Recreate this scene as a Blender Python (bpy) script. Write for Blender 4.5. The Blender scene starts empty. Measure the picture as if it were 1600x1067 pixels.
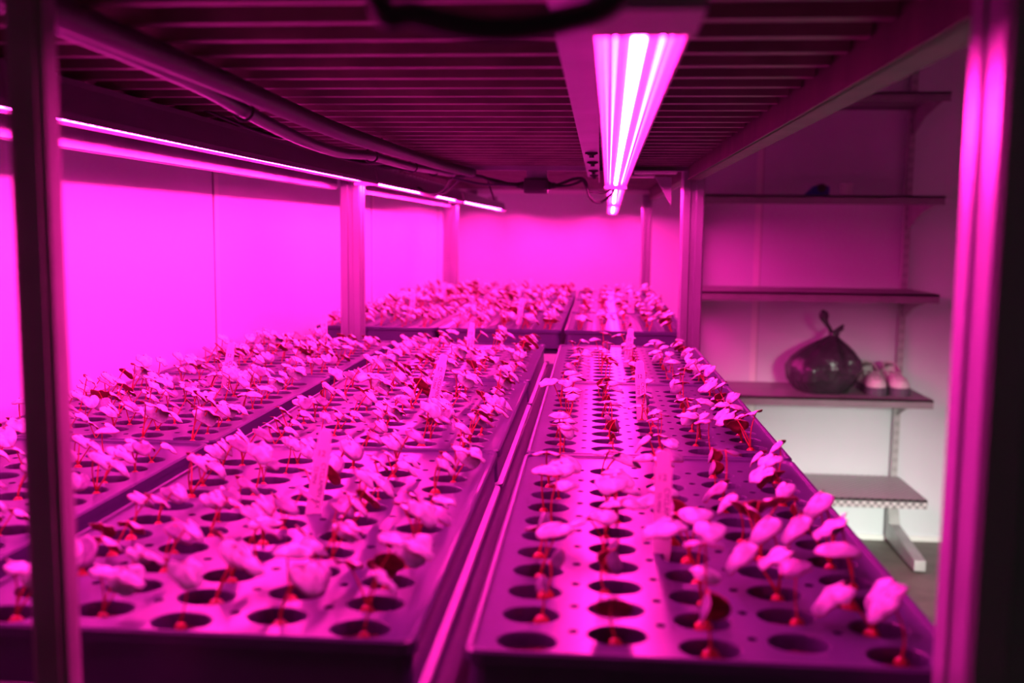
import bpy, bmesh, math, random
from mathutils import Vector, Matrix
from mathutils.geometry import delaunay_2d_cdt
sc = bpy.context.scene
C = sc.collection
PI = math.pi
UP = 1.68            # camera height above the floor; everything below is written relative to eye level
random.seed(7)

# ------------------------------------------------------------------ materials
def mat(name, col, rough=.5, metal=0., noise=0., nscale=20., bump=0., bscale=60., spec=.5, emit=None, estr=0., coat=0., trans=0., col2=None, stretch=None):
    m = bpy.data.materials.new(name); m.use_nodes = True
    nt = m.node_tree; b = nt.nodes['Principled BSDF']
    b.inputs['Base Color'].default_value = (*col, 1); b.inputs['Roughness'].default_value = rough
    b.inputs['Metallic'].default_value = metal; b.inputs['Specular IOR Level'].default_value = spec
    b.inputs['Coat Weight'].default_value = coat
    if trans: b.inputs['Transmission Weight'].default_value = trans
    if emit:
        b.inputs['Emission Color'].default_value = (*emit, 1); b.inputs['Emission Strength'].default_value = estr
    if noise or bump:
        tc = nt.nodes.new('ShaderNodeTexCoord'); mp = nt.nodes.new('ShaderNodeMapping')
        nt.links.new(tc.outputs['Object'], mp.inputs['Vector'])
        if stretch: mp.inputs['Scale'].default_value = stretch
    if noise:
        n = nt.nodes.new('ShaderNodeTexNoise'); n.inputs['Scale'].default_value = nscale; n.inputs['Detail'].default_value = 5
        r = nt.nodes.new('ShaderNodeValToRGB'); nt.links.new(mp.outputs[0], n.inputs['Vector']); nt.links.new(n.outputs['Fac'], r.inputs['Fac'])
        c2 = col2 or tuple(max(0, c*(1-noise)) for c in col)
        r.color_ramp.elements[0].color = (*c2, 1); r.color_ramp.elements[1].color = (*col, 1)
        r.color_ramp.elements[0].position = .35; r.color_ramp.elements[1].position = .65
        nt.links.new(r.outputs['Color'], b.inputs['Base Color'])
    if bump:
        n = nt.nodes.new('ShaderNodeTexNoise'); n.inputs['Scale'].default_value = bscale; n.inputs['Detail'].default_value = 3
        nt.links.new(mp.outputs[0], n.inputs['Vector'])
        bp = nt.nodes.new('ShaderNodeBump'); bp.inputs['Strength'].default_value = bump; bp.inputs['Distance'].default_value = .002
        nt.links.new(n.outputs['Fac'], bp.inputs['Height']); nt.links.new(bp.outputs[0], b.inputs['Normal'])
    return m
M = dict(
    wall=mat('white_panel', (.74, .76, .80), .42, noise=.04, nscale=3),
    seam=mat('panel_seam', (.85, .85, .83), .4),
    gap=mat('panel_gap', (.35, .34, .33), .6),
    floor=mat('floor_concrete', (.20, .18, .15), .6, noise=.35, nscale=6, bump=.3, bscale=30),
    steel=mat('galvanised_steel', (.38, .39, .42), .36, .55, noise=.25, nscale=9, bump=.05, stretch=(1, 1, .15)),
    deck=mat('dull_galvanised_deck', (.20, .155, .13), .5, .25, noise=.4, nscale=14, bump=.06),
    beam=mat('primer_steel_beam', (.11, .08, .065), .5, .2, noise=.4, nscale=24, stretch=(1, 1, .2)),
    darkpost=mat('dark_steel', (.30, .31, .28), .7, .0, noise=.3, nscale=12),
    tray=mat('tray_plastic', (.060, .066, .115), .33, noise=.12, nscale=40, bump=.04, bscale=150, spec=.6),
    soil=mat('peat_soil', (.13, .045, .05), .9, noise=.9, nscale=260, bump=1., bscale=420, spec=.25),
    bench=mat('bench_liner', (.025, .03, .05), .3, noise=.2, nscale=18),
    leaf=mat('leaf_top', (.56, .80, .68), .36, noise=.45, nscale=150, spec=.5, bump=.2, bscale=220),
    leaf_dark=mat('leaf_top_dark', (.26, .28, .32), .38, noise=.45, nscale=140, spec=.55, bump=.25, bscale=240),
    under=mat('leaf_underside', (.48, .10, .075), .5, noise=.3, nscale=120),
    stem=mat('petiole', (.52, .07, .05), .45),
    tuber=mat('tuber', (.52, .055, .04), .35, noise=.3, nscale=220),
    label=mat('white_label_plastic', (.84, .84, .82), .4),
    ink=mat('label_ink', (.10, .03, .10), .6),
    house=mat('fixture_aluminium', (.24, .24, .26), .32, .45, noise=.1, nscale=8),
    reflect=mat('fixture_reflector', (.13, .13, .14), .4, .1),
    cap=mat('fixture_end_cap', (.30, .28, .29), .5),
    black=mat('black_rubber', (.015, .014, .016), .5),
    conduit=mat('conduit_plastic', (.06, .055, .08), .38, coat=.2),
    jbox=mat('junction_plastic', (.035, .03, .04), .45),
    shelf=mat('grey_shelf_board', (.27, .265, .265), .45, noise=.15, nscale=12),
    upright=mat('slotted_upright_steel', (.48, .49, .48), .45, .3, noise=.15, nscale=15),
    bag=mat('black_bin_bag_plastic', (.045, .04, .05), .24, spec=.8, bump=1., bscale=11),
    shoe=mat('shoe_fabric', (.75, .66, .68), .7, bump=.3, bscale=300),
    sole=mat('shoe_sole', (.12, .09, .13), .6),
    lace=mat('shoe_lace', (.8, .8, .8), .7),
    jar=mat('jar_white_plastic', (.8, .78, .78), .35),
    blue=mat('dark_blue_plastic', (.03, .03, .35), .35, spec=.7),
    insole=mat('shoe_lining', (.16, .05, .07), .8),
)
LC = (1.0, .017, .40)     # red and blue grow diodes together
M['led'] = mat('led_row', (.1, .1, .1), emit=LC, estr=370)
M['led_side'] = mat('led_side_row', (.1, .1, .1), emit=LC, estr=75)
M['led_blue'] = mat('led_blue', (.1, .1, .1), emit=(.25, .3, 1.0), estr=40)
# thin label plastic lets the lamp light through
def see_through(m, f, col):
    nt = m.node_tree; b = nt.nodes['Principled BSDF']; out = nt.nodes['Material Output']
    t = nt.nodes.new('ShaderNodeBsdfTranslucent'); t.inputs['Color'].default_value = (*col, 1)
    mx = nt.nodes.new('ShaderNodeMixShader'); mx.inputs[0].default_value = f
    nt.links.new(b.outputs[0], mx.inputs[1]); nt.links.new(t.outputs[0], mx.inputs[2]); nt.links.new(mx.outputs[0], out.inputs['Surface'])
see_through(M['label'], .5, (.95, .95, .95))
see_through(M['under'], .25, (.7, .12, .12))
# perforated sheet for the lowest shelf
def deepen(m, d):
    for n in m.node_tree.nodes:
        if n.type == 'BUMP': n.inputs['Distance'].default_value = d
def perf(name):
    m = mat(name, (.45, .46, .45), .45); nt = m.node_tree; b = nt.nodes['Principled BSDF']
    tc = nt.nodes.new('ShaderNodeTexCoord'); v = nt.nodes.new('ShaderNodeTexChecker'); v.inputs['Scale'].default_value = 55
    v.inputs['Color1'].default_value = (.55, .56, .54, 1); v.inputs['Color2'].default_value = (.2, .2, .2, 1)
    nt.links.new(tc.outputs['Object'], v.inputs['Vector']); nt.links.new(v.outputs['Color'], b.inputs['Base Color'])
    return m
deepen(M['bag'], .03); deepen(M['soil'], .004)
M['mesh'] = perf('perforated_steel')
def slotted(m):
    nt = m.node_tree; b = nt.nodes['Principled BSDF']; tc = nt.nodes.new('ShaderNodeTexCoord'); sp = nt.nodes.new('ShaderNodeSeparateXYZ')
    nt.links.new(tc.outputs['Object'], sp.inputs[0])
    def mth(op, a, v, w=None):
        n = nt.nodes.new('ShaderNodeMath'); n.operation = op; nt.links.new(a, n.inputs[0])
        if hasattr(v, 'is_linked'): nt.links.new(v, n.inputs[1])
        else: n.inputs[1].default_value = v
        if w is not None: n.inputs[2].default_value = w
        return n.outputs[0]
    fz = mth('LESS_THAN', mth('FRACT', mth('MULTIPLY', sp.outputs['Z'], 20.), 0), .45)
    ax = mth('ABSOLUTE', mth('SUBTRACT', mth('ABSOLUTE', sp.outputs['X'], 0), .5485), 0)
    ring = mth('LESS_THAN', mth('ABSOLUTE', mth('SUBTRACT', ax, .007), 0), .003)
    mask = mth('MULTIPLY', fz, ring)
    mx = nt.nodes.new('ShaderNodeMix'); mx.data_type = 'RGBA'
    nt.links.new(mask, mx.inputs['Factor']); mx.inputs['A'].default_value = (.48, .49, .48, 1); mx.inputs['B'].default_value = (.25, .25, .25, 1)
    nt.links.new(mx.outputs['Result'], b.inputs['Base Color'])
M['slotted'] = mat('slotted_upright', (.48, .49, .48), .45, .2); slotted(M['slotted'])

# ------------------------------------------------------------------ mesh helpers
class MB:
    def __init__(s): s.v = []; s.f = []; s.mi = []
    def face(s, idx, mi=0): s.f.append(tuple(idx)); s.mi.append(mi)
    def box(s, a, b, mi=0):
        x0, y0, z0 = a; x1, y1, z1 = b; n = len(s.v)
        s.v += [(x0,y0,z0),(x1,y0,z0),(x1,y1,z0),(x0,y1,z0),(x0,y0,z1),(x1,y0,z1),(x1,y1,z1),(x0,y1,z1)]
        for q in ((3,2,1,0),(4,5,6,7),(0,1,5,4),(1,2,6,5),(2,3,7,6),(3,0,4,7)): s.face([n+i for i in q], mi)
        return s
    def tube(s, pts, r, seg=8, mi=0, cap=True):
        pts = [Vector(p) for p in pts]; rr = r if isinstance(r, (list, tuple)) else [r]*len(pts)
        rings = []; prev = None
        for i, p in enumerate(pts):
            t = (pts[min(i+1, len(pts)-1)] - pts[max(i-1, 0)]).normalized()
            if prev is None: a = Vector((0,0,1)) if abs(t.z) < .9 else Vector((1,0,0)); u = t.cross(a).normalized()
            else: u = (prev - t*prev.dot(t)).normalized()
            prev = u; w = t.cross(u); n = len(s.v); rings.append(n)
            for k in range(seg):
                an = 2*PI*k/seg; s.v.append(tuple(p + u*math.cos(an)*rr[i] + w*math.sin(an)*rr[i]))
        for a, b in zip(rings, rings[1:]):
            for k in range(seg): s.face((a+k, a+(k+1) % seg, b+(k+1) % seg, b+k), mi)
        if cap:
            s.face([rings[0]+k for k in range(seg)][::-1], mi); s.face([rings[-1]+k for k in range(seg)], mi)
        return s
    def prism(s, prof, axis, a, b, mi=0):
        """closed 2-D profile extruded along axis from a to b"""
        n = len(s.v); k = len(prof)
        for t in (a, b):
            for p, q in prof:
                s.v.append({'z': (p, q, t), 'y': (p, t, q), 'x': (t, p, q)}[axis])
        for i in range(k): s.face((n+i, n+(i+1) % k, n+k+(i+1) % k, n+k+i), mi)
        s.face([n+i for i in range(k)][::-1], mi); s.face([n+k+i for i in range(k)], mi)
        return s
    def lathe(s, prof, cx=0, cy=0, seg=24, mi=0):
        n = len(s.v); k = len(prof)
        for r, z in prof:
            for j in range(seg):
                a = 2*PI*j/seg; s.v.append((cx+r*math.cos(a), cy+r*math.sin(a), z))
        for i in range(k-1):
            for j in range(seg): s.face((n+i*seg+j, n+i*seg+(j+1) % seg, n+(i+1)*seg+(j+1) % seg, n+(i+1)*seg+j), mi)
        s.face([n+j for j in range(seg)][::-1], mi); s.face([n+(k-1)*seg+j for j in range(seg)], mi)
        return s
    def mesh(s, name, mats, smooth=False, fixn=True, bevel=0):
        me = bpy.data.meshes.new(name); me.from_pydata(s.v, [], s.f)
        for m in (mats if isinstance(mats, (list, tuple)) else [mats]): me.materials.append(m)
        for p, i in zip(me.polygons, s.mi): p.material_index = i
        if fixn or bevel:
            bm = bmesh.new(); bm.from_mesh(me)
            if bevel:
                es = [e for e in bm.edges if len(e.link_faces) == 2 and e.calc_face_angle(0) > .6]
                bmesh.ops.bevel(bm, geom=es, offset=bevel, segments=2, profile=.6, affect='EDGES', clamp_overlap=True)
            bmesh.ops.recalc_face_normals(bm, faces=bm.faces); bm.to_mesh(me); bm.free()
        if smooth:
            for p in me.polygons: p.use_smooth = True
            if smooth != 'all':
                try: me.set_sharp_from_angle(angle=math.radians(38))
                except Exception: pass
        return me
def link(name, me, parent=None):
    o = bpy.data.objects.new(name, me); C.objects.link(o)
    if parent: o.parent = parent
    return o
def part(name, mb, m, parent, **k):
    """mesh written in world coordinates, hung under its thing"""
    o = link(name, mb.mesh(name, m, **k), parent)
    off = -Vector(parent.location) if parent and parent.parent is None else Vector((0,0,0))
    if parent:
        w = parent.location.copy(); p = parent.parent
        while p: w += p.location; p = p.parent
        o.data.transform(Matrix.Translation(-w))
    return o
def thing(name, label, cat, loc=(0,0,0), group=None):
    o = bpy.data.objects.new(name, None); C.objects.link(o); o.location = loc; o.empty_display_size = .05
    o['label'] = label; o['category'] = cat
    if group: o['group'] = group
    return o
def recenter(o):
    vs = [v.co for v in o.data.vertices]
    c = Vector(((min(v.x for v in vs)+max(v.x for v in vs))/2, (min(v.y for v in vs)+max(v.y for v in vs))/2, min(v.z for v in vs)))
    o.data.transform(Matrix.Translation(-c)); o.location = c
def solo(name, mb, m, label, cat, group=None, **k):
    o = link(name, mb.mesh(name, m, **k)); recenter(o); o['label'] = label; o['category'] = cat
    if group: o['group'] = group
    return o
def struct(name, mb, m, **k):
    o = link(name, mb.mesh(name, m, **k)); recenter(o); o['kind'] = 'structure'; return o

XL, XR, YB, ZF, ZC = -.80, 2.3, 5.5, -1.68, 1.15
# ------------------------------------------------------------------ setting
struct('floor', MB().box((XL-.1, -1.2, ZF-.1), (XR+.1, YB+.1, ZF)), M['floor'])
struct('ceiling', MB().box((XL-.1, -1.2, ZC), (XR+.1, YB+.1, ZC+.1)), M['wall'])
struct('wall_left', MB().box((XL-.1, -1.2, ZF), (XL, YB, ZC)), M['wall'])
struct('wall_right', MB().box((XR, -1.2, ZF), (XR+.1, YB, ZC)), M['wall'])
struct('wall_back', MB().box((XL-.1, YB, ZF), (XR+.1, YB+.1, ZC)), M['wall'])
n = 1
for y in (.60, 2.03, 3.47, 4.91):
    m = MB().box((XL, y-.011, ZF), (XL+.003, y+.011, ZC)).box((XL, y-.015, ZF), (XL+.0012, y-.011, ZC), 1)
    struct('trim_%d' % n, m, [M['seam'], M['gap']]); n += 1
for x in (.847, 2.05):
    m = MB().box((x-.017, YB-.003, ZF+.03), (x+.017, YB, ZC)).box((x+.017, YB-.0012, ZF+.03), (x+.021, YB, ZC), 1)
    struct('trim_%d' % n, m, [M['seam'], M['gap']]); n += 1
struct('baseboard_back', MB().box((XL, YB-.012, ZF), (XR, YB, ZF+.028)), M['seam'])

# ------------------------------------------------------------------ racks
def post_profile(x0, x1, y0, y1):
    g = .004; c = .003; w = (x1-x0)
    a, b = x0+w*.36, x0+w*.64
    return [(x0+c, y0), (a, y0), (a+.002, y0+g), (b-.002, y0+g), (b, y0), (x1-c, y0), (x1, y0+c), (x1, y0+(y1-y0)*.35), (x1-g, y0+(y1-y0)*.4), (x1-g, y0+(y1-y0)*.6), (x1, y0+(y1-y0)*.65),
            (x1, y1-c), (x1-c, y1), (x0+c, y1), (x0, y1-c), (x0, y0+(y1-y0)*.62), (x0+.002, y0+(y1-y0)*.6), (x0+.002, y0+(y1-y0)*.4), (x0, y0+(y1-y0)*.38), (x0, y0+c)]
def deck_mb(x0, x1, y0, y1, z0, pitch=.0655, h=.015):
    """corrugated sheet: narrow low ribs, wide raised flats"""
    pr = []; y = y0
    while y < y1-.001:
        pr += [(y, z0), (y+.013, z0), (y+.019, z0+h), (min(y+pitch-.004, y1), z0+h)]
        y += pitch
    mb = MB(); n = len(pr)
    for dz in (0, .0016):
        for x in (x0, x1):
            for (yy, zz) in pr: mb.v.append((x, yy, zz+dz))
    for i in range(n-1):
        mb.face((i, i+1, n+i+1, n+i)); mb.face((2*n+i, 3*n+i, 3*n+i+1, 2*n+i+1))
        mb.face((i, 2*n+i, 2*n+i+1, i+1)); mb.face((n+i, n+i+1, 3*n+i+1, 3*n+i))
    mb.face((0, n, 3*n, 2*n)); mb.face((n-1, 3*n-1, 4*n-1, 2*n-1))
    return mb
def bench_mb(x0, x1, y0, y1, z):
    mb = MB().box((x0, y0, z-.012), (x1, y1, z-.006))
    k = 12; 
    for i in range(4):        # raised drainage ribs between the tray columns
        xx = x0+.03+(x1-x0-.06)*i/3
        mb.box((xx-.004, y0, z-.006), (xx+.004, y1, z))
    mb.box((x0, y0, z-.006), (x0+.006, y1, z)).box((x1-.006, y0, z-.006), (x1, y1, z))
    return mb
TZ = -.26; TH = .044
# near rack
rk = thing('steel_grow_rack', 'galvanised steel grow rack nearest the camera with a corrugated tier above the front trays', 'rack', (-.2, 1.4, ZF))
PX = [(-.622, -.572), (.163, .215)]
for (xa, xb) in PX:
    for (ya, yb) in ((.497, .549), (2.355, 2.405)):
        if xa < 0 and ya < 1: ya, yb = .40, .452
        if xa > 0 and ya < 1: xa, xb = .188, .240
        part('post', MB().prism(post_profile(xa, xb, ya, yb), 'z', ZF, .75), M['steel'], rk, smooth=True)
def upper_tier(rk, ya, yb, z):
    part('deck', deck_mb(-.60, .197, ya, yb, z), M['deck'], rk)
    mb = MB().box((.200, ya, z-.028), (.2025, yb, z+.012)).box((.197, ya, z-.028), (.2265, yb, z-.0245)).box((.197, ya, z+.022), (.2265, yb, z+.026)).box((.2025, ya, z+.012), (.205, yb, z+.026))
    part('side_beam', mb, M['beam'], rk)
    mb = MB().box((-.626, ya, z-.054), (-.6235, yb, z+.02)).box((-.646, ya, z-.054), (-.626, yb, z-.0515)).box((-.6235, ya, z+.0165), (-.598, yb, z+.02))
    part('side_beam', mb, M['steel'], rk)
    part('cross_beam', MB().box((-.60, yb, z-.008), (.197, yb+.012, z+.022)), M['steel'], rk)
upper_tier(rk, .45, 2.34, .145)
b = bench_mb(-.785, .232, .575, 2.30, TZ-TH)
part('bench_tray', b, M['bench'], rk)
part('bench_deck', deck_mb(-.62, .215, .62, 2.30, TZ-TH-.04, h=.02), M['deck'], rk)
part('side_beam', MB().box((.200, .56, TZ-TH-.06), (.2225, 2.33, TZ-TH-.013)), M['beam'], rk)
part('side_beam', MB().box((-.63, .46, TZ-TH-.06), (-.61, 2.33, TZ-TH-.013)), M['beam'], rk)
part('front_beam', MB().box((-.57, .50, TZ-TH-.062), (.163, .535, TZ-TH-.014)), M['beam'], rk)
# plates at the top of the right-hand middle post
for (xa, xb, y, z) in ((.075, .17, 2.30, .134), (.055, .115, 2.20, .120)):
    part('bracket_plate', MB().box((xa, y, z-.004), (xb, y+.045, z)), M['seam'], rk)
part('gusset', MB().prism([(.125, .125), (.163, .125), (.163, .06)], 'y', 2.37, 2.375), M['steel'], rk)
# far rack
rf = thing('steel_grow_rack', 'second galvanised grow rack standing behind the middle posts with the farthest trays', 'rack', (-.2, 3.3, ZF))
for (xa, xb) in ((-.664, -.606), (.172, .212)):
    part('post', MB().prism(post_profile(xa, xb, 4.2, 4.26), 'z', ZF, .75), M['steel'], rf, smooth=True)
for (xa, xb) in ((-.700, -.645), (.222, .262)):
    part('post', MB().prism(post_profile(xa, xb, 2.47, 2.51), 'z', ZF, -.31), M['steel'], rf, smooth=True)
part('deck', deck_mb(-.60, .197, 2.50, 4.20, .165), M['deck'], rf)
part('side_beam', MB().box((.199, 2.44, .128), (.2025, 4.20, .185)).box((.2, 2.44, .128), (.225, 4.20, .1315)), M['beam'], rf)
part('side_beam', MB().box((-.626, 2.44, .091), (-.6235, 4.20, .17)), M['steel'], rf)
part('cross_beam', MB().box((-.66, 4.19, .150), (.21, 4.20, .164)), M['seam'], rf)
part('gusset', MB().prism([(-.64, .13), (-.60, .13), (-.64, .02)], 'y', 4.17, 4.175), M['steel'], rf)
TZ2 = -.247
b = MB().box((-.74, 2.43, TZ2-TH-.012), (.235, 4.16, TZ2-TH-.004)).box((-.74, 2.43, TZ2-TH-.004), (-.735, 4.16, TZ2-TH)).box((.23, 2.43, TZ2-TH-.004), (.235, 4.16, TZ2-TH))
part('bench_tray', b, M['bench'], rf)
part('side_beam', MB().box((.165, 2.45, TZ2-TH-.06), (.2225, 4.18, TZ2-TH-.012)), M['beam'], rf)
part('side_beam', MB().box((-.64, 2.45, TZ2-TH-.06), (-.6, 4.18, TZ2-TH-.012)), M['beam'], rf)

# dark upright on the left, nearest the camera
p = thing('metal_upright', 'dark out-of-focus steel upright standing in front of the trays at the left', 'post', (-.30, .51, ZF))
part('tube', MB().box((-.3065, .498, ZF), (-.2845, .513, ZC)), M['darkpost'], p, bevel=.004, smooth=True)
part('cover_strip', MB().box((-.302, .496, ZF), (-.289, .498, ZC)), M['darkpost'], p)
part('foot_plate', MB().box((-.335, .48, ZF), (-.265, .54, ZF+.006)), M['darkpost'], p)

# ------------------------------------------------------------------ trays
TW, TL = .306, .548
CP, RP, Y0, STG = .0575, .0440, .0245, .0150
RX, RY = .0203, .0158
def hole_centres():
    out = []
    for c in range(5):
        for r in range(11):
            out.append((c, r, (c-2)*CP, Y0 + r*RP + (STG if c % 2 else 0)))
    return out
HC = hole_centres()
def tray_mesh():
    W, L = TW/2-.005, TL
    verts = []; edges = []
    def loop(pts):
        n = len(verts); verts.extend(Vector(p) for p in pts); k = len(pts)
        edges.extend((n+i, n+(i+1) % k) for i in range(k))
    rc = .010; outer = []
    for (cx, cy, a0) in ((W-rc, .005+rc, -90), (W-rc, L-.005-rc, 0), (-W+rc, L-.005-rc, 90), (-W+rc, .005+rc, 180)):
        for j in range(4):
            a = math.radians(a0+j*30); outer.append((cx+rc*math.cos(a), cy+rc*math.sin(a)))
    loop(outer); nO = len(outer)
    SEG = 20; holes = []
    for (_, _, x, y) in HC:
        pts = []
        for j in range(SEG):
            a = 2*PI*j/SEG; cc, ss = math.cos(a), math.sin(a)
            pts.append((x+RX*math.copysign(abs(cc)**.86, cc), y+RY*math.copysign(abs(ss)**1.16, ss)))
        holes.append((x, y, pts, RX, RY, 1))
    for g in range(4):
        for r in range(11):
            yy = Y0 + r*RP + (STG+.003 if g % 2 == 0 else .034)
            if yy > L-.04 and g % 2: pass
            x = (g-1.5)*CP
            holes.append((x, yy, [(x+.0035*math.cos(2*PI*j/10), yy+.0035*math.sin(2*PI*j/10)) for j in range(10)], .0035, .0035, 0))
    for h in holes: loop(h[2])
    vo, eo, fo, ov, oe, of = delaunay_2d_cdt(verts, edges, [], 0, 1e-6)
    mb = MB(); mb.v = [(v.x, v.y, 0) for v in vo]
    idx = {}
    for i, src in enumerate(ov):
        for s_ in src: idx[s_] = i
    # inside tests
    def inside(cx, cy):
        if abs(cx) > W or cy < .004 or cy > L-.004: return True
        for (x, y, pts, rx, ry, big) in holes:
            if abs(cx-x) < rx and abs(cy-y) < ry:
                c = False; k = len(pts); j = k-1
                for i in range(k):
                    if (pts[i][1] > cy) != (pts[j][1] > cy) and cx < (pts[j][0]-pts[i][0])*(cy-pts[i][1])/(pts[j][1]-pts[i][1])+pts[i][0]: c = not c
                    j = i
                if c: return True
        return False
    for f in fo:
        cx = sum(vo[i].x for i in f)/3; cy = sum(vo[i].y for i in f)/3
        a, b_, c_ = (vo[i] for i in f)
        if not inside(cx, cy):
            cr = (b_.x-a.x)*(c_.y-a.y)-(b_.y-a.y)*(c_.x-a.x)
            mb.face(f if cr > 0 else f[::-1])
    base = nO
    for (x, y, pts, rx, ry, big) in holes:
        k = len(pts); ring = [idx[base+j] for j in range(k)]; base += k
        levels = [(-.0006, .965), (-.003, .93), (-.040, .62)] if big else [(-.018, .9)]
        prev = ring
        for (z, sc_) in levels:
            cur = []
            for (px, py) in pts: mb.v.append((x+(px-x)*sc_, y+(py-y)*sc_, z)); cur.append(len(mb.v)-1)
            for j in range(k): mb.face((prev[(j+1) % k], prev[j], cur[j], cur[(j+1) % k]))
            prev = cur
        mb.face(prev if not big else prev)
    # rim lip, wall, flange
    ring = [idx[j] for j in range(nO)]; prev = ring
    cx0, cy0 = 0, L/2
    for (grow, z) in ((.0012, .0026), (.0034, .0030), (.005, .0012), (.0052, -.006), (.0016, -.0075), (.0030, -.037), (.0085, -.0385), (.0088, -.0435)):
        cur = []
        for (px, py) in outer:
            dx = math.copysign(1, px-cx0); dy = math.copysign(1, py-cy0)
            mb.v.append((px+dx*grow*(1 if grow > 0 else 1), py+dy*min(grow, .005), z)); cur.append(len(mb.v)-1)
        for j in range(nO): mb.face((prev[j], prev[(j+1) % nO], cur[(j+1) % nO], cur[j])[::-1])
        prev = cur
    me = mb.mesh('tray', M['tray'], fixn=False)
    bm = bmesh.new(); bm.from_mesh(me); bmesh.ops.recalc_face_normals(bm, faces=bm.faces)
    # make sure the deck faces up
    up = [f for f in bm.faces if abs(f.normal.z) > .99 and all(abs(v.co.z) < 1e-6 for v in f.verts)]
    if sum(f.normal.z for f in up) < 0: bmesh.ops.reverse_faces(bm, faces=bm.faces)
    bm.to_mesh(me); bm.free()
    return me
def soil_mesh():
    mb = MB(); rnd = random.Random(3)
    for (_, _, x, y) in HC:
        n = len(mb.v); z = -.009 - rnd.random()*.002
        mb.v.append((x, y, z+.0015)); k = 16
        for s_ in (.35, .7, 1.0):
            for j in range(k):
                a = 2*PI*j/k; mb.v.append((x+RX*.88*s_*math.cos(a), y+RY*.88*s_*math.sin(a), z+rnd.uniform(-.0011, .0013)))
        for j in range(k): mb.face((n, n+1+j, n+1+(j+1) % k))
        for q in range(2):
            for j in range(k): mb.face((n+1+q*k+j, n+1+(q+1)*k+j, n+1+(q+1)*k+(j+1) % k, n+1+q*k+(j+1) % k))
    return mb.mesh('potting_soil', M['soil'], smooth='all')
TM, SM = tray_mesh(), soil_mesh()
trays = []
cols = [('left', -.6185, 1.035, 0.0), ('middle', -.274, 1.05, -.0), ('right', .0715, 1.0, -.0)]
rows = [('front', .583, TZ), ('second', 1.136, TZ), ('third', 1.689, TZ),
        ('fourth', 2.435, TZ2), ('fifth', 2.988, TZ2), ('last', 3.541, TZ2)]
t0 = None
where = {'left': 'against the left wall', 'middle': 'in the middle column', 'right': 'along the open right edge'}
for ri, (rn, y, z) in enumerate(rows):
    for ci, (cn, x, sx, dz) in enumerate(cols):
        if ri == 0 and cn == 'middle': y_ = y+.006
        else: y_ = y + (.004 if cn == 'left' else 0)
        xx = x; sx_ = sx
        if ri >= 3: xx = (-.5560, -.2445, .0700)[ci]; sx_ = 1.0
        xx += -.004*(y-1.2) if ri < 3 else 0
        lab = 'dark plug tray, %s row from camera, %s' % (rn, where[cn])
        t = thing('seedling_tray', lab, 'tray', (xx, y_, z), 'plug trays on the grow racks')
        t.rotation_euler.z = .006 if ri < 3 else 0
        t.scale.x = sx_
        if t0 is None:
            a = link('tray_body', TM, t); b2 = link('potting_soil', SM, t); b2['kind'] = 'stuff'; t0 = (a, b2)
        else:
            for src in t0:
                c_ = src.copy(); C.objects.link(c_); c_.parent = t
        trays.append((t, ri, cn, rn))

# ------------------------------------------------------------------ seedlings
def leaf_mesh(L, W, cup, fold, tilt, az, origin, dark, droop=0., wav=0., seed=0):
    """heart-shaped blade; origin is where the stalk joins it; tilt about the axis across az"""
    rnd = random.Random(seed); K = 18; R = 4; mb = MB()
    def pt(th, s):
        c, s2 = math.cos(th), math.sin(th)
        x = .5*L*c*(1+.10*c) + .20*L; y = .5*W*s2*(1-.12*c)
        d = abs(((th-PI+PI) % (2*PI))-PI)
        notch = math.exp(-(d/.42)**2)
        x = x*(1-notch) + (.02*L)*notch; y *= 1
        return x, y, s
    ph = rnd.random()*6
    for side in (0, 1):
        mb.v.append((0, 0, 0))
        for i in range(1, R+1):
            for j in range(K):
                th = 2*PI*j/K; x, y, _ = pt(th, 1); s = i/R
                x = x*s; y = y*s
                mb.v.append((x, y, 0))
    nv = 1+R*K; T = .0007
    out = []
    for q, (x, y, z) in enumerate(mb.v):
        lx = x-.20*L
        r2 = (lx/(.5*L))**2 + (y/(.5*W))**2
        z = -cup*L*r2*.5 - fold*abs(y) - droop*max(0, x)**2/L + wav*L*math.sin(5*math.atan2(y, lx)+ph)*r2*.12
        if q >= nv: z -= T
        else: z += 0
        out.append(Vector((x, y, z)))
    Rm = Matrix.Rotation(az, 3, 'Z') @ Matrix.Rotation(tilt, 3, 'Y')
    mb.v = [tuple(Rm @ v + Vector(origin)) for v in out]
    for side in (0, 1):
        o = side*nv; mi = side
        for j in range(K):
            f = (o, o+1+j, o+1+(j+1) % K); mb.face(f if side == 0 else f[::-1], mi)
        for i in range(R-1):
            for j in range(K):
                f = (o+1+i*K+j, o+1+(i+1)*K+j, o+1+(i+1)*K+(j+1) % K, o+1+i*K+(j+1) % K); mb.face(f if side == 0 else f[::-1], mi)
    for j in range(K):
        a = 1+(R-1)*K+j; b_ = 1+(R-1)*K+(j+1) % K
        mb.face((b_, a, nv+a, nv+b_), 1)
    return mb.mesh('leaf', [M['leaf_dark'] if dark else M['leaf'], M['under']], smooth='all', fixn=False)
def stalk_mesh(p1, bend, r=.00065):
    p1 = Vector(p1); pts = []
    for i in range(8):
        t = i/7; pts.append((p1.x*t**1.5 + bend[0]*math.sin(PI*t), p1.y*t**1.5 + bend[1]*math.sin(PI*t), .003 + (p1.z-.003)*t))
    return MB().tube(pts, [r*1.25]*2+[r]*6, 6).mesh('petiole', M['stem'], smooth='all')
def tuber_mesh(r):
    mb = MB().lathe([(.0002, -r*.75), (r*.6, -r*.6), (r*.95, -r*.1), (r*.9, r*.35), (r*.55, r*.75), (r*.2, r*.95), (.0002, r*1.0)], seg=12)
    return mb.mesh('tuber', M['tuber'], smooth='all')
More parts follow.
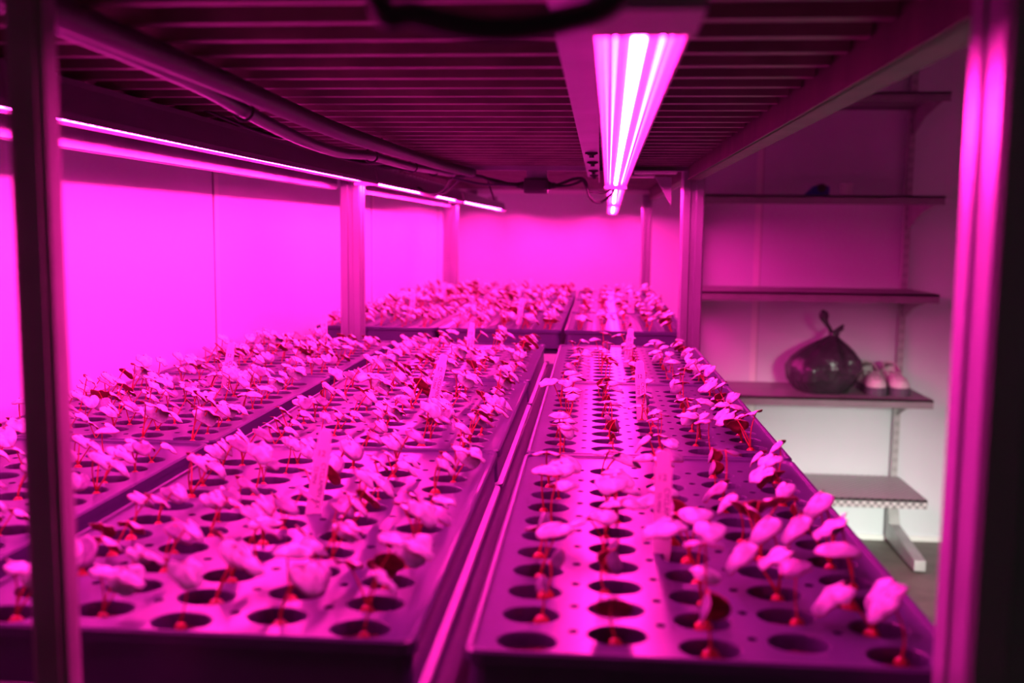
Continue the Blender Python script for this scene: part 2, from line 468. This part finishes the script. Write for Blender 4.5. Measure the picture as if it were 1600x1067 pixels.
TB = [tuber_mesh(.0040), tuber_mesh(.0050), tuber_mesh(.0044)]
# each seedling kind leans to its own +X, which is turned towards the lamp when it is planted
rs = random.Random(21)
def kind(nl, lean, tall, dark=False, size=1., flat=False):
    parts = []
    for i in range(nl):
        a = rs.uniform(-.6, .6) + (i*2*PI/max(nl, 1) if nl > 1 and lean < .3 else rs.uniform(-.9, .9)*(i > 0))
        h = tall*rs.uniform(.8, 1.08)
        tip = (lean*h*.22 + (.013*math.cos(2.1*i+a) if nl > 1 else 0), .013*math.sin(2.1*i+a)*(nl > 1) + rs.uniform(-.005, .005), h)
        L = rs.uniform(.0215, .0275)*size; W = L*rs.uniform(.78, .98)
        tl = lean*rs.uniform(.60, 1.12) + rs.uniform(-.15, .15)
        parts.append(('petiole', stalk_mesh(tip, (rs.uniform(-.003, .003), rs.uniform(-.003, .003)))))
        parts.append(('leaf', leaf_mesh(L, W, rs.uniform(.05, .30), rs.choice([0, .05, .15]), tl, a*.8, tip, dark or rs.random() < .16, rs.uniform(0, .25), rs.uniform(0, .6), seed=rs.randint(0, 999))))
    return parts
K_strong = [kind(2, .75, .040), kind(2, .7, .036), kind(3, .85, .040), kind(2, .65, .031), kind(3, .75, .037), kind(1, .95, .045), kind(3, .5, .034, size=.85), kind(3, .6, .042)]
K_weak = [kind(1, .15, .036), kind(2, .25, .034), kind(2, .1, .039), kind(1, .45, .030), kind(2, .4, .041), kind(1, .3, .045, dark=True), kind(1, 1.1, .040)]
# folded young leaf on a crooked stalk
def folded():
    tip = (.006, 0, .030)
    return [('petiole', stalk_mesh(tip, (-.004, .002))), ('leaf', leaf_mesh(.020, .014, .1, 1.5, .9, .3, tip, True, .3, 0, 5))]
K_weak.append(folded())
def red_bud():
    tip = (.002, .001, .020)
    return [('petiole', stalk_mesh(tip, (.002, 0))), ('leaf', leaf_mesh(.012, .008, .1, 1.2, -1.1, .6, tip, True, .2, 0, 8))]
K_bud = [red_bud()]
# camera frame for choosing which seedlings stand in view
camM = Matrix(((.99587, -.0, 0), (0, 0, 0), (0, 0, 0)))
def cam_axes():
    f_ = 1555.; Y = Vector(((938-800)/f_, (533.5-360)/f_, 1)).normalized()
    X = Vector((1, -.010, 0)); X = (X - Y*X.dot(Y)).normalized(); Z = Y.cross(X)
    if Z.y < 0: Z = -Z
    return Matrix((X, Y, Z))
AX = cam_axes()
def proj(p):
    c = AX.transposed() @ Vector(p); return 800+1555*c.x/c.z, 533.5-1555*c.y/c.z
plants = []; rp = random.Random(99)
for (t, ri, cn, rn) in trays:
    for (c, r, hx, hy) in HC:
        occ = {'left': .97, 'middle': .96, 'right': .90}[cn]
        if cn == 'right' and ri == 0: occ = .78
        if rp.random() > occ: continue
        loc = Vector((hx*t.scale.x, hy, 0)); loc.rotate(t.rotation_euler); loc = loc + t.location
        loc.x += rp.uniform(-.008, .008); loc.y += rp.uniform(-.006, .004)
        dx = .03 - loc.x
        st = abs(dx)
        u = rp.random()
        if cn != 'right': k = K_strong[rp.randrange(8)] if u < .88 else K_weak[rp.randrange(8)]
        elif st > .1: k = K_strong[rp.randrange(8)] if u < .42 else (K_weak[rp.randrange(8)] if u < .9 else K_bud[0])
        else: k = K_weak[rp.randrange(8)] if u < .86 else K_bud[0]
        rot = (0 if dx > 0 else PI) + rp.gauss(0, .42 if st > .15 else 1.1)
        s = rp.uniform(.85, 1.22)*(1.12 if (cn == 'right' and ri == 0) else 1)
        x_, y_ = proj((loc.x, loc.y, loc.z+.03))
        vis = -15 < x_ < 1500 and y_ < 1075
        big = TB[rp.randrange(3)]
        plants.append(dict(loc=loc, k=k, rot=rot, s=s, vis=vis, d=loc.length, cn=cn, rn=rn, c=c, r=r, tb=big, ri=ri))
cand = sorted([p for p in plants if p['vis']], key=lambda p: p['d'])
ind = cand[:300]; indset = {id(p) for p in ind}
num = ['one', 'two', 'three', 'four', 'five', 'six', 'seven', 'eight', 'nine', 'ten', 'eleven']
proto = {}
def get_proto(kk, tb):
    key = (id(kk), tb.name)
    return key
first = {}
for p in ind:
    nl = sum(1 for a in p['k'] if a[0] == 'leaf')
    kw = {1: 'one-leaved', 2: 'two-leaved', 3: 'three-leaved'}[nl]
    if p['k'] is K_bud[0]: kw = 'tiny red-budded'
    lab = '%s seedling, %s row %s tray, hole %s from front, column %s from left' % (kw, p['rn'], p['cn'], num[p['r']], num[p['c']])
    t = thing('cyclamen_seedling', lab, 'seedling', (p['loc'].x, p['loc'].y, p['loc'].z-.0055), 'cyclamen seedlings in the plug trays')
    t.rotation_euler.z = p['rot']; t.scale = (p['s'],)*3; t.empty_display_size = .005
    for (nm, me) in [('tuber', p['tb'])] + p['k']:
        if me.name not in first: first[me.name] = o = bpy.data.objects.new(nm, me)
        else: o = first[me.name].copy(); o.name = nm
        C.objects.link(o); o.parent = t
# everything farther away, where plants cannot be told apart
allv = []; allf = []; alls = []; allm = []
mlist = [M['leaf'], M['under'], M['leaf_dark'], M['stem'], M['tuber']]; mi_of = {m.name: i for i, m in enumerate(mlist)}
cache = {}
for p in plants:
    if id(p) in indset: continue
    Mt = Matrix.Translation((p['loc'].x, p['loc'].y, p['loc'].z-.0055)) @ Matrix.Rotation(p['rot'], 4, 'Z') @ Matrix.Scale(p['s'], 4)
    for (nm, me) in [('tuber', p['tb'])] + p['k']:
        if me.name not in cache:
            cache[me.name] = ([v.co.copy() for v in me.vertices], [tuple(q.vertices) for q in me.polygons], [mi_of[me.materials[q.material_index].name] for q in me.polygons])
        vs, fs, ms = cache[me.name]; n0 = len(allv)
        allv.extend(tuple(Mt @ v) for v in vs); allf.extend(tuple(n0+i for i in f) for f in fs); allm.extend(ms)
me = bpy.data.meshes.new('far_seedlings'); me.from_pydata(allv, [], allf)
for m in mlist: me.materials.append(m)
me.polygons.foreach_set('material_index', allm); me.polygons.foreach_set('use_smooth', [True]*len(allf))
o = link('distant_seedlings', me); recenter(o); o['kind'] = 'stuff'; o['label'] = 'dense mass of pink-lit cyclamen seedlings filling the farther plug trays'; o['category'] = 'seedlings'

# ------------------------------------------------------------------ plant labels
def text_mesh(body, size, m):
    cu = bpy.data.curves.new('lettering', 'FONT'); cu.body = body; cu.size = size; cu.extrude = .00012
    cu.align_x = 'LEFT'; cu.align_y = 'CENTER'; cu.resolution_u = 2
    ob = bpy.data.objects.new('lettering', cu); C.objects.link(ob)
    bpy.context.view_layer.update()
    me = bpy.data.meshes.new_from_object(ob.evaluated_get(bpy.context.evaluated_depsgraph_get()))
    bpy.data.objects.remove(ob); me.materials.clear(); me.materials.append(m); return me
def stick_mesh(h=.112):
    w = .0071; t = .0005; s = h
    pr = [(-w*.35, 0), (w*.35, 0), (w, .030), (w, s-.014), (w*.84, s-.0125), (w*.84, s-.003), (w*.55, s), (-w*.55, s), (-w*.84, s-.003), (-w*.84, s-.0125), (-w, s-.014), (-w, .030)]
    return MB().prism(pr, 'y', -t, t).mesh('plant_label', M['label'])
STK = stick_mesh()
HS = .112
tx = {}
def place_text(body, size, x, z, vertical, parent):
    key = (body, size)
    if key not in tx: tx[key] = text_mesh(body, size, M['ink'])
    o = link('lettering', tx[key], parent); o.location = (x, -.0007, z)
    o.rotation_euler = (PI/2, PI/2 if vertical else 0, 0)
    return o
# base x, y, lean of the top in x, exposed height, label
st = [(.063, 1.383, -.005, .080, 1, 'second row right tray'), (-.234, 1.365, .020, .088, 1, 'second row middle tray, leaning right'),
      (-.257, .869, .012, .078, 1, 'front row middle tray'), (.055, .792, -.001, .084, 1, 'front row right tray'),
      (-.261, 1.997, .005, .072, 1, 'third row middle tray'), (.056, 1.905, .006, .075, 1, 'third row right tray'),
      (-.608, 1.568, .011, .073, 1, 'second row left tray'), (-.593, 2.106, -.001, .072, 1, 'third row left tray'),
      (.099, 3.018, -.004, .066, 0, 'fifth row right tray'), (-.209, 2.60, .008, .070, 0, 'fourth row middle tray'),
      (-.507, 2.66, .005, .073, 0, 'fourth row left tray'), (-.514, 3.253, .004, .072, 0, 'fifth row left tray'),
      (-.258, 3.78, -.001, .064, 0, 'last row middle tray'), (.088, 3.62, -.001, .060, 0, 'last row right tray')]
for (x, y, lx, h, txt, lab) in st:
    zb = TZ if y < 2.4 else TZ2
    g = thing('plant_label', 'white plastic plant label standing in the ' + lab, 'plant label', (x, y, zb), 'white plant labels stuck in the trays')
    b_ = link('label_stick', STK, g)
    ang = math.atan2(lx, h); g.rotation_euler = (-.05, ang, random.uniform(-.12, .12))
    b_.location = (0, 0, h-HS)
    place_text('12', .0078, -.0045, -.022+HS, False, b_)
    place_text('CYCLAMEN XX', .0062, .0030, -.030+HS, True, b_)
    place_text('TS MINI', .0050, -.0032, -.034+HS, True, b_)

# ------------------------------------------------------------------ lamps
def fixture(xa, ya, xb, yb, z, label, zend=None, near_cap=0., lip=.003):
    """linear LED lamp from (xa, ya) to (xb, yb), LEDs facing down at height z"""
    L = math.hypot(xb-xa, yb-ya); ang = math.atan2(-(xb-xa), yb-ya)
    t = thing('grow_light', label, 'light fixture', (xa, ya, z), 'linear grow lights under the tier')
    t.rotation_euler = (0 if zend is None else math.atan2(zend-z, L), 0, ang)
    hw = .0265
    # inverted trough
    pr = [(-hw, .003), (-hw+.002, .003), (-.017, .010), (.017, .010), (hw-.002, lip), (hw, lip), (hw, .006), (.020, .034), (.020, .040), (-.020, .040), (-.020, .034), (-hw, .006)]
    o = link('housing', MB().prism(pr, 'y', 0, L).mesh('housing', [M['house']]), t)
    o2 = link('reflector', MB().prism([(-.0175, .0098), (-.0175, .0092), (.0175, .0092), (.0175, .0098)], 'y', .012, L-.012).mesh('reflector', M['reflect']), t)
    mb = MB(); k = int((L-.03)/.0180)
    for i in range(k):
        y = .018+i*.0180
        n_ = len(mb.v); mb.v += [(.0034*math.cos(2*PI*q/8), y+.0060*math.sin(2*PI*q/8), .0035) for q in range(8)]
        n2 = len(mb.v); mb.v += [(.0040*math.cos(2*PI*q/8), y+.0068*math.sin(2*PI*q/8), .0092) for q in range(8)]
        mb.face([n_+q for q in range(8)][::-1])
        for q in range(8): mb.face((n_+q, n_+(q+1) % 8, n2+(q+1) % 8, n2+q))
    r = link('led_row', mb.mesh('led_row', M['led']), t); r['kind'] = 'stuff'
    mb = MB()
    for sx in (-1, 1): mb.box((sx*.0135-.0007, .016, .0050), (sx*.0135+.0007, L-.016, .0091))
    r2 = link('side_led_row', mb.mesh('side_led_row', M['led_side']), t)
    for (y0_, y1_) in ((-.004-near_cap, .0), (L, L+.004)):
        link('end_cap', MB().prism([(-hw, -.004), (hw, -.004), (hw, .006), (.020, .034), (.020, .041), (-.020, .041), (-.020, .034), (-hw, .006)], 'y', y0_, y1_).mesh('end_cap', M['cap']), t)
    for yy in (.25*L, .75*L):
        link('hanger', MB().box((-.022, yy-.008, .034), (.022, yy+.008, .0415 if ya < 2.3 else .0602)).mesh('hanger', M['steel']), t)
    return t
ZL = .104
fixture(.0195, .525, .0340, 2.395, ZL-.002, 'long magenta grow light running over the front trays beside the punched strip', near_cap=.06)
fixture(.036, 2.50, .052, 4.06, ZL, 'middle grow light of the central line, above the farther trays')
fixture(.053, 4.14, .062, 5.36, .100, 'short farthest grow light of the central line near the back wall', zend=.088)
fixture(-.530, .46, -.530, 2.235, .100, 'grow light hung along the left wall over the front trays', lip=-.0015)
fixture(-.530, 2.25, -.530, 3.66, .100, 'second grow light along the left wall beyond the cable joint', lip=.0)
fixture(-.530, 3.70, -.530, 5.33, .100, 'farthest grow light of the left wall line', lip=.0)

# punched strip beside the central lamp
s = thing('punched_strip', 'galvanised punched steel strip left of the bright central grow light', 'steel strip', (-.02, 1.5, .130))
part('strip', MB().box((-.033, .47, .1300), (-.004, 2.47, .1325)).box((-.006, .47, .1150), (-.004, 2.47, .1300)), M['steel'], s)
part('hanger_tab', MB().box((-.030, .52, .1325), (-.008, .54, .145)).box((-.030, 2.28, .1325), (-.008, 2.30, .145)), M['steel'], s)
for y in (1.70, 1.93, 2.2, 2.38):
    part('clip', MB().box((-.024, y-.006, .1255), (-.010, y+.006, .1300)).box((-.028, y-.002, .1270), (-.006, y+.002, .1300)).tube([(-.017, y, .121), (-.017, y, .1255)], .004, 8), M['black'], s)
    
# ------------------------------------------------------------------ cables
def spline(pts, n=8):
    pts = [Vector(p) for p in pts]; out = []
    P = [pts[0]*2-pts[1]] + pts + [pts[-1]*2-pts[-2]]
    for i in range(1, len(P)-2):
        for j in range(n):
            t = j/n; a, b_, c_, d = P[i-1], P[i], P[i+1], P[i+2]
            out.append(.5*((2*b_)+(-a+c_)*t+(2*a-5*b_+4*c_-d)*t*t+(-a+3*b_-3*c_+d)*t**3))
    out.append(pts[-1]); return out
def cable(name, pts, r, label, cat='cable', m='black', group=None):
    return solo(name, MB().tube(spline(pts), r, 8), M[m], label, cat, group, smooth='all')
c1 = thing('cable_conduit', 'sagging violet-grey conduit strapped under the deck beside the left grow light', 'conduit', (-.37, 1.4, .13))
part('tube', MB().tube(spline([(-.36, .46, .136), (-.36, .66, .132), (-.365, .78, .131), (-.37, .92, .128), (-.37, 1.03, .119), (-.375, 1.24, .109), (-.38, 1.45, .109), (-.375, 1.62, .117), (-.37, 1.9, .119), (-.365, 2.2, .127), (-.35, 2.36, .129)]), .0075, 10), M['conduit'], c1, smooth='all')
for (y, z) in ((1.02, .120), (1.60, .116), (1.95, .120), (2.2, .127)):
    part('cable_tie', MB().tube([(-.37+.011*math.cos(a*PI/6), y, z+.011*math.sin(a*PI/6)) for a in range(13)], .0016, 6).tube([(-.36, y, z+.006), (-.352, y, .144)], .0018, 6), M['black'], c1)
c2 = thing('cable_conduit', 'wider dark conduit above the sagging one, close under the corrugated deck', 'conduit', (-.33, 1.4, .14))
part('tube', MB().tube(spline([(-.335, .46, .132), (-.345, .9, .131), (-.345, 1.25, .126), (-.34, 1.5, .126), (-.345, 1.75, .131), (-.335, 2.1, .133), (-.30, 2.33, .131)]), .0105, 10), M['jbox'], c2, smooth='all')
cable('power_cable', [(-.094, .42, .20), (-.094, .42, .098), (-.078, .42, .088), (-.048, .42, .082), (-.019, .42, .085), (.006, .42, .096), (.02, .44, .14), (.022, .49, .149), (.022, .50, .149)], .0056, 'thick black power cable looping down in front of the deck, top of photo')
# left lamp wiring
cable('lamp_lead', [(-.50, 1.24, .146), (-.46, 1.30, .128), (-.42, 1.30, .116), (-.39, 1.24, .118), (-.372, 1.20, .112)], .0022, 'thin black lead between left grow light and conduit, nearest tie')
cable('lamp_lead', [(-.52, 1.72, .146), (-.49, 1.80, .132), (-.44, 1.84, .120), (-.40, 1.82, .118), (-.385, 1.80, .119)], .0025, 'thin black lead curving between the left grow light and conduit, second tie')
cable('lamp_lead', [(-.515, 2.19, .146), (-.47, 2.22, .136), (-.42, 2.24, .128), (-.37, 2.25, .130)], .0022, 'thin black lead near the end of the left conduit')
cable('joint_cable', [(-.505, 2.75, .112), (-.46, 2.62, .094), (-.42, 2.56, .090), (-.385, 2.50, .106), (-.36, 2.44, .124), (-.30, 2.42, .128), (-.25, 2.41, .112), (-.198, 2.408, .107)], .0042, 'black cable curving from left lamp joint to junction box')
cable('joint_cable', [(-.505, 2.78, .102), (-.45, 2.66, .088), (-.40, 2.58, .094), (-.365, 2.50, .112), (-.33, 2.44, .127), (-.27, 2.425, .121), (-.198, 2.413, .103)], .0036, 'second black cable beside it, lower into the junction box')
cable('braided_cord', [(-.35, 2.36, .120), (-.29, 2.40, .108), (-.25, 2.405, .106), (-.20, 2.405, .104)], .0028, 'pale ribbed cord running left from junction box', m='conduit')
# junction box
j = thing('junction_box', 'dark plastic cable junction box hanging under the far end of deck', 'junction box', (-.153, 2.41, .086))
part('body', MB().box((-.185, 2.400, .087), (-.127, 2.44, .123)), M['jbox'], j, bevel=.004, smooth=True)
part('lid', MB().box((-.180, 2.396, .091), (-.132, 2.400, .119)), M['jbox'], j, bevel=.0015)
for sx, xx in ((-1, -.185), (1, -.127)):
    part('cable_gland', MB().tube([(xx, 2.418, .106), (xx+sx*.006, 2.418, .106), (xx+sx*.0065, 2.418, .106), (xx+sx*.018, 2.418, .106)], [.0105, .0105, .0085, .0070], 10), M['black'], j, smooth=True)
part('hanging_bracket', MB().box((-.18, 2.425, .123), (-.13, 2.43, .146)), M['steel'], j)
cable('loop_cable', [(-.110, 2.418, .106), (-.09, 2.42, .113), (-.065, 2.42, .122), (-.045, 2.42, .122), (-.036, 2.42, .11), (-.030, 2.42, .085), (-.018, 2.425, .070), (-.003, 2.43, .067), (.010, 2.45, .074), (.028, 2.47, .092), (.034, 2.495, .112)], .0034, 'black cable drooping in a loop from junction box to central lamp, lower loop')
cable('loop_cable', [(-.110, 2.416, .104), (-.08, 2.42, .106), (-.06, 2.42, .112), (-.045, 2.42, .118), (-.038, 2.42, .108), (-.030, 2.42, .094), (-.01, 2.425, .0905), (.012, 2.43, .0915), (.030, 2.42, .105), (.034, 2.403, .113)], .0030, 'black cable from junction box to central lamp, upper straighter one')
cable('hanging_wire', [(-.275, 2.42, .124), (-.27, 2.42, .105), (-.262, 2.42, .084), (-.258, 2.42, .070)], .0022, 'short black wire end hanging left of junction box')
solo('lamp_plug', MB().tube([(.006, .436, .109), (.006, .452, .109), (.006, .453, .109), (.006, .4605, .109)], [.0045, .0045, .003, .003], 10), M['blue'], 'small blue plug at the near end of the central grow light', 'plug', smooth=True)

# ------------------------------------------------------------------ shelving at the right
sh = thing('shelving_unit', 'grey steel shelving unit with slotted uprights standing against back wall at right', 'shelves', (1.0635, 5.3, ZF))
def upright(x):
    mb = MB().box((x-.016, YB-.06, ZF+.05), (x+.016, YB-.015, .95))
    u = part('upright', mb, M['slotted'], sh)
    return u
for x in (.515, 1.612): upright(x)
for x in (.515, 1.612):
    pr = [(4.94, ZF+.015), (5.02, ZF+.015), (5.46, ZF+.03), (5.46, ZF+.20), (5.42, ZF+.20), (5.38, ZF+.12), (4.94, ZF+.068)]
    mb = MB().prism(pr, 'x', x-.028, x+.028)
    part('foot_arm', mb, M['upright'], sh, bevel=.003)
    part('levelling_foot', MB().tube([(x, 4.99, ZF), (x, 4.99, ZF+.016)], .018, 12), M['black'], sh)
for z, m in ((.655, 'shelf'), (.170, 'shelf'), (-.300, 'shelf'), (-.815, 'shelf'), (-1.315, 'mesh')):
    x0, x1 = .497, 1.632
    s_ = part('shelf_board', MB().box((x0, 4.94, z-.002), (x1, 5.43, z+.010)).box((x0, 4.94, z-.034), (x1, 4.952, z+.010)).box((x0, 5.42, z-.018), (x1, 5.43, z-.002)), M[m], sh, bevel=.0012)
    s_['label'] = 'perforated bottom shelf' if m == 'mesh' else 'plain grey shelf board'
    for x in (.515, 1.612):
        part('bracket', MB().prism([(5.44, z-.002), (5.00, z-.002), (5.00, z-.03), (5.24, z-.075), (5.44, z-.155)], 'x', x-.003, x+.003), M['upright'], sh)
part('back_rail', MB().box((.53, 5.462, -.928), (1.597, 5.482, -.858)), M['seam'], sh, bevel=.002)

# bin bag
def bag():
    t = thing('bin_bag', 'tied black plastic bin bag with twisted ear, on shelf beside the shoes', 'bag', (1.16, 5.15, -.805))
    mb = MB(); NU, NV = 56, 26; rnd = random.Random(4)
    ph = [rnd.uniform(0, 6.3) for _ in range(6)]
    for i in range(NV+1):
        v = i/NV
        # v: 0 bottom -> 1 neck
        z = .285*(v**.92)
        KN = [(0, .125), (.06, .150), (.2, .178), (.42, .195), (.58, .178), (.72, .142), (.85, .092), (.94, .050), (1.0, .030)]
        for (v0, r0), (v1, r1) in zip(KN, KN[1:]):
            if v0 <= v <= v1: r = r0+(r1-r0)*(v-v0)/(v1-v0)
        for j in range(NU):
            a = 2*PI*j/NU
            pl = 1 + (.02+.10*v*v)*math.sin(9*a+ph[0]+2*v) + .05*math.sin(5*a+ph[1]-3*v) + .04*math.sin(2*a+ph[4]+4*v) + .02*math.sin(23*a+ph[5]+5*v)*v + .03*math.sin(14*a+ph[2])*v + .03*math.sin(3*a+6*v)
            rx = r*pl; x = math.cos(a)*rx*1.0 + .045*v*v - .01; y = math.sin(a)*rx*.85
            if math.cos(a) > 0: x *= .92-.1*v
            mb.v.append((x, y, z))
    for i in range(NV):
        for j in range(NU): mb.face((i*NU+j, i*NU+(j+1) % NU, (i+1)*NU+(j+1) % NU, (i+1)*NU+j))
    mb.face(list(range(NU))[::-1]); mb.face([NV*NU+j for j in range(NU)])
    o = link('sack', mb.mesh('sack', M['bag'], smooth='all'), t)
    mb = MB().tube([(.030, 0, .275), (.032, 0, .288), (.034, 0, .300)], [.030, .024, .032], 14)
    link('knot', mb.mesh('knot', M['bag'], smooth='all'), t)
    def ear(pts, ws):
        m_ = MB(); pts = spline(pts, 4); n_ = len(pts)
        for i, p in enumerate(pts):
            f = i/(n_-1)*(len(ws)-1); a = int(min(f, len(ws)-2)); w = ws[a]+(ws[a+1]-ws[a])*(f-a)
            for j in range(8):
                an = 2*PI*j/8; m_.v.append((p.x+w*math.cos(an), p.y+w*.5*math.sin(an)+.004*math.sin(3*an+i), p.z+.15*w*math.cos(an)))
        for i in range(n_-1):
            for j in range(8): m_.face((i*8+j, i*8+(j+1) % 8, (i+1)*8+(j+1) % 8, (i+1)*8+j))
        m_.face(list(range(8))[::-1]); m_.face([(n_-1)*8+j for j in range(8)])
        return m_
    link('ear', ear([(.028, 0, .295), (.005, -.01, .325), (-.022, -.015, .365), (-.030, -.018, .400), (-.036, -.018, .418)], [.016, .010, .013, .026, .022, .006]).mesh('ear', M['bag'], smooth='all'), t)
    link('ear', ear([(.036, 0, .295), (.050, 0, .310), (.060, -.004, .325), (.075, -.006, .343)], [.024, .030, .022, .005]).mesh('ear', M['bag'], smooth='all'), t)
    t.rotation_euler.z = .1
    return t
bag()
# shoes
def shoe_parts():
    N = 22; K = 15; mb = MB(); out = MB()
    def hw(s): return .050*min(1, math.sqrt(max(0.0, 1-((.22-s)/.22)**2)) if s < .22 else 1)*(1-.22*math.sin(PI*min(1, max(0, (s-.3)/.5)))) * (math.sqrt(max(0.02, 1-((s-.88)/.13)**2)) if s > .88 else 1)
    def ht(s): return .052+.026*min(1, s/.25)**.7+.045*max(0, (s-.35)/.65)**.8
    for i in range(N+1):
        s = i/N; s = .012+s*.976
        w = hw(s); h = ht(s); op = max(0, min(1, (s-.42)/.18)); op *= min(1, (1.03-s)/.10)
        half = PI/2*(1-.55*op)
        for j in range(K):
            u = -1+2*j/(K-1)
            a = u*PI/2
            aa = math.copysign(PI/2-abs(0), 1)
            # from left foot line over the top to the right, leaving the collar open
            side = -1 if j < (K-1)/2 else 1
            tt = 1-abs(u)      # 0 at sole, 1 at crown
            an = tt*half
            x = side*w*math.cos(an)**.8 if an < PI/2-1e-4 else 0
            if j == (K-1)//2: x = 0 if op < .02 else (w*math.cos(half)**.8)
            z = .030+(h-.030)*math.sin(an)**.9 if an > 0 else .030
            mb.v.append((x, s*.275, z))
    mid = (K-1)//2
    for i in range(N):
        s = i/N
        for j in range(K-1):
            opn = max(0, min(1, ((.012+(i+.5)/N*.976)-.42)/.18))
            if opn > .03 and i < N-1 and j in (mid-1,): continue
            mb.face((i*K+j, (i+1)*K+j, (i+1)*K+j+1, i*K+j+1))
    mb.face([j for j in range(K)][::-1]); mb.face([N*K+j for j in range(K)])
    upper = mb
    sole = MB(); pr = []
    for i in range(25):
        s = i/24; pr.append((hw(max(.004, min(.996, s)))*1.06, s*.283-.004))
    prof = pr + [(-x, y) for x, y in pr[::-1]]
    sole.prism(prof, 'z', 0, .032)
    return upper, sole
def shoe(x, y, label, mirror):
    t = thing('shoe', label, 'shoe', (x, y, -.805), 'pair of pale trainers on the shelf')
    up, so = shoe_parts()
    me = up.mesh('upper', M['shoe'], smooth='all', fixn=True); o = link('upper', me, t)
    md = o.modifiers.new('thickness', 'SOLIDIFY'); md.thickness = .004; md.offset = -1
    link('sole', so.mesh('sole', M['sole'], bevel=.002), t)
    link('insole', MB().prism([(-.028, .05), (.028, .05), (.034, .12), (.026, .2), (.028, .262), (-.028, .262), (-.026, .2), (-.034, .12)], 'z', .032, .036).mesh('insole', M['insole']), t)
    mb = MB()
    for k in range(5):
        yy = .070+k*.014; zz = .066+.004*k
        mb.tube(spline([(-.022, yy, zz-.008), (0, yy, zz+.004), (.022, yy, zz-.008)], 4), .0022, 6)
    link('laces', mb.mesh('laces', M['lace'], smooth='all'), t)
    mb = MB()
    mb.tube(spline([(-.034, .135, .074), (-.037, .19, .086), (-.030, .245, .104), (0, .268, .112), (.030, .245, .104), (.037, .19, .086), (.034, .135, .074)], 5), .0055, 8)
    link('collar', mb.mesh('collar', M['shoe'], smooth='all'), t)
    t.scale = (1, 1, 1.25)
    return t
shoe(1.396, 5.03, 'pale trainer with dark sole, the one next to the bin bag', 0)
shoe(1.508, 5.03, 'pale trainer with dark sole, the one next to the shelf upright', 1)
# small things on the upper shelf
t = thing('jar', 'small white lidded jar on the upper shelf, right of the blue lump', 'jar', (1.208, 5.1, .180))
link('body', MB().lathe([(.026, 0), (.029, .003), (.029, .040), (.026, .046)], seg=24).mesh('body', M['jar'], smooth=True), t)
link('lid', MB().lathe([(.030, .044), (.030, .058), (.027, .060)], seg=24).mesh('lid', M['jar'], smooth=True), t)
t = thing('tape_dispenser', 'small dark blue object lying on the upper shelf, left of jar', 'tape dispenser', (1.07, 5.1, .180))
link('body', MB().prism([(-.062, 0), (.050, 0), (.052, .042), (.040, .050), (-.020, .050), (-.040, .030), (-.062, .010)], 'y', -.03, .03).mesh('body', M['blue'], bevel=.004, smooth=True), t)
link('roll', MB().tube([(.012, -.034, .038), (.012, .034, .038)], .022, 20).mesh('roll', M['jbox'], smooth=True), t)

# ------------------------------------------------------------------ unseen area lamp added behind the camera to whiten the lower right wall
la = bpy.data.lights.new('white_fill_lamp', 'AREA'); la.shape = 'RECTANGLE'; la.size = .7; la.size_y = .5
la.energy = 6.5; la.color = (.93, 1.0, .86); la.spread = math.radians(21)
lo = bpy.data.objects.new('white_fill_lamp', la); C.objects.link(lo)
lo.location = (1.25, -1.0, .1)
dirv = Vector((1.35, 5.5, -1.8)) - lo.location
lo.rotation_euler = dirv.to_track_quat('-Z', 'Y').to_euler()

w = bpy.data.worlds.new('world'); sc.world = w; w.use_nodes = True
w.node_tree.nodes['Background'].inputs['Color'].default_value = (.9, 1, .85, 1)
w.node_tree.nodes['Background'].inputs['Strength'].default_value = .014

# ------------------------------------------------------------------ camera
cd = bpy.data.cameras.new('camera'); cam = bpy.data.objects.new('camera', cd); C.objects.link(cam)
cd.sensor_width = 36; cd.lens = 1555/1600*36; cd.clip_start = .02; cd.clip_end = 50
Mx = AX
cam.matrix_world = Matrix(((Mx[0][0], Mx[0][1], -Mx[0][2], 0), (Mx[1][0], Mx[1][1], -Mx[1][2], 0), (Mx[2][0], Mx[2][1], -Mx[2][2], 0), (0, 0, 0, 1)))
cd.dof.use_dof = True; cd.dof.focus_distance = 1.42; cd.dof.aperture_fstop = 4.8
sc.camera = cam
bpy.context.view_layer.update()
for o in list(C.objects):
    if o.parent is None:
        if o is cam:
            mw = cam.matrix_world.copy(); mw.translation.z += UP; cam.matrix_world = mw
        else: o.location.z += UP
sc.view_settings.view_transform = 'Standard'; sc.view_settings.look = 'None'; sc.view_settings.gamma = 1
sc.view_settings.use_curve_mapping = False; sc.view_settings.exposure = .15
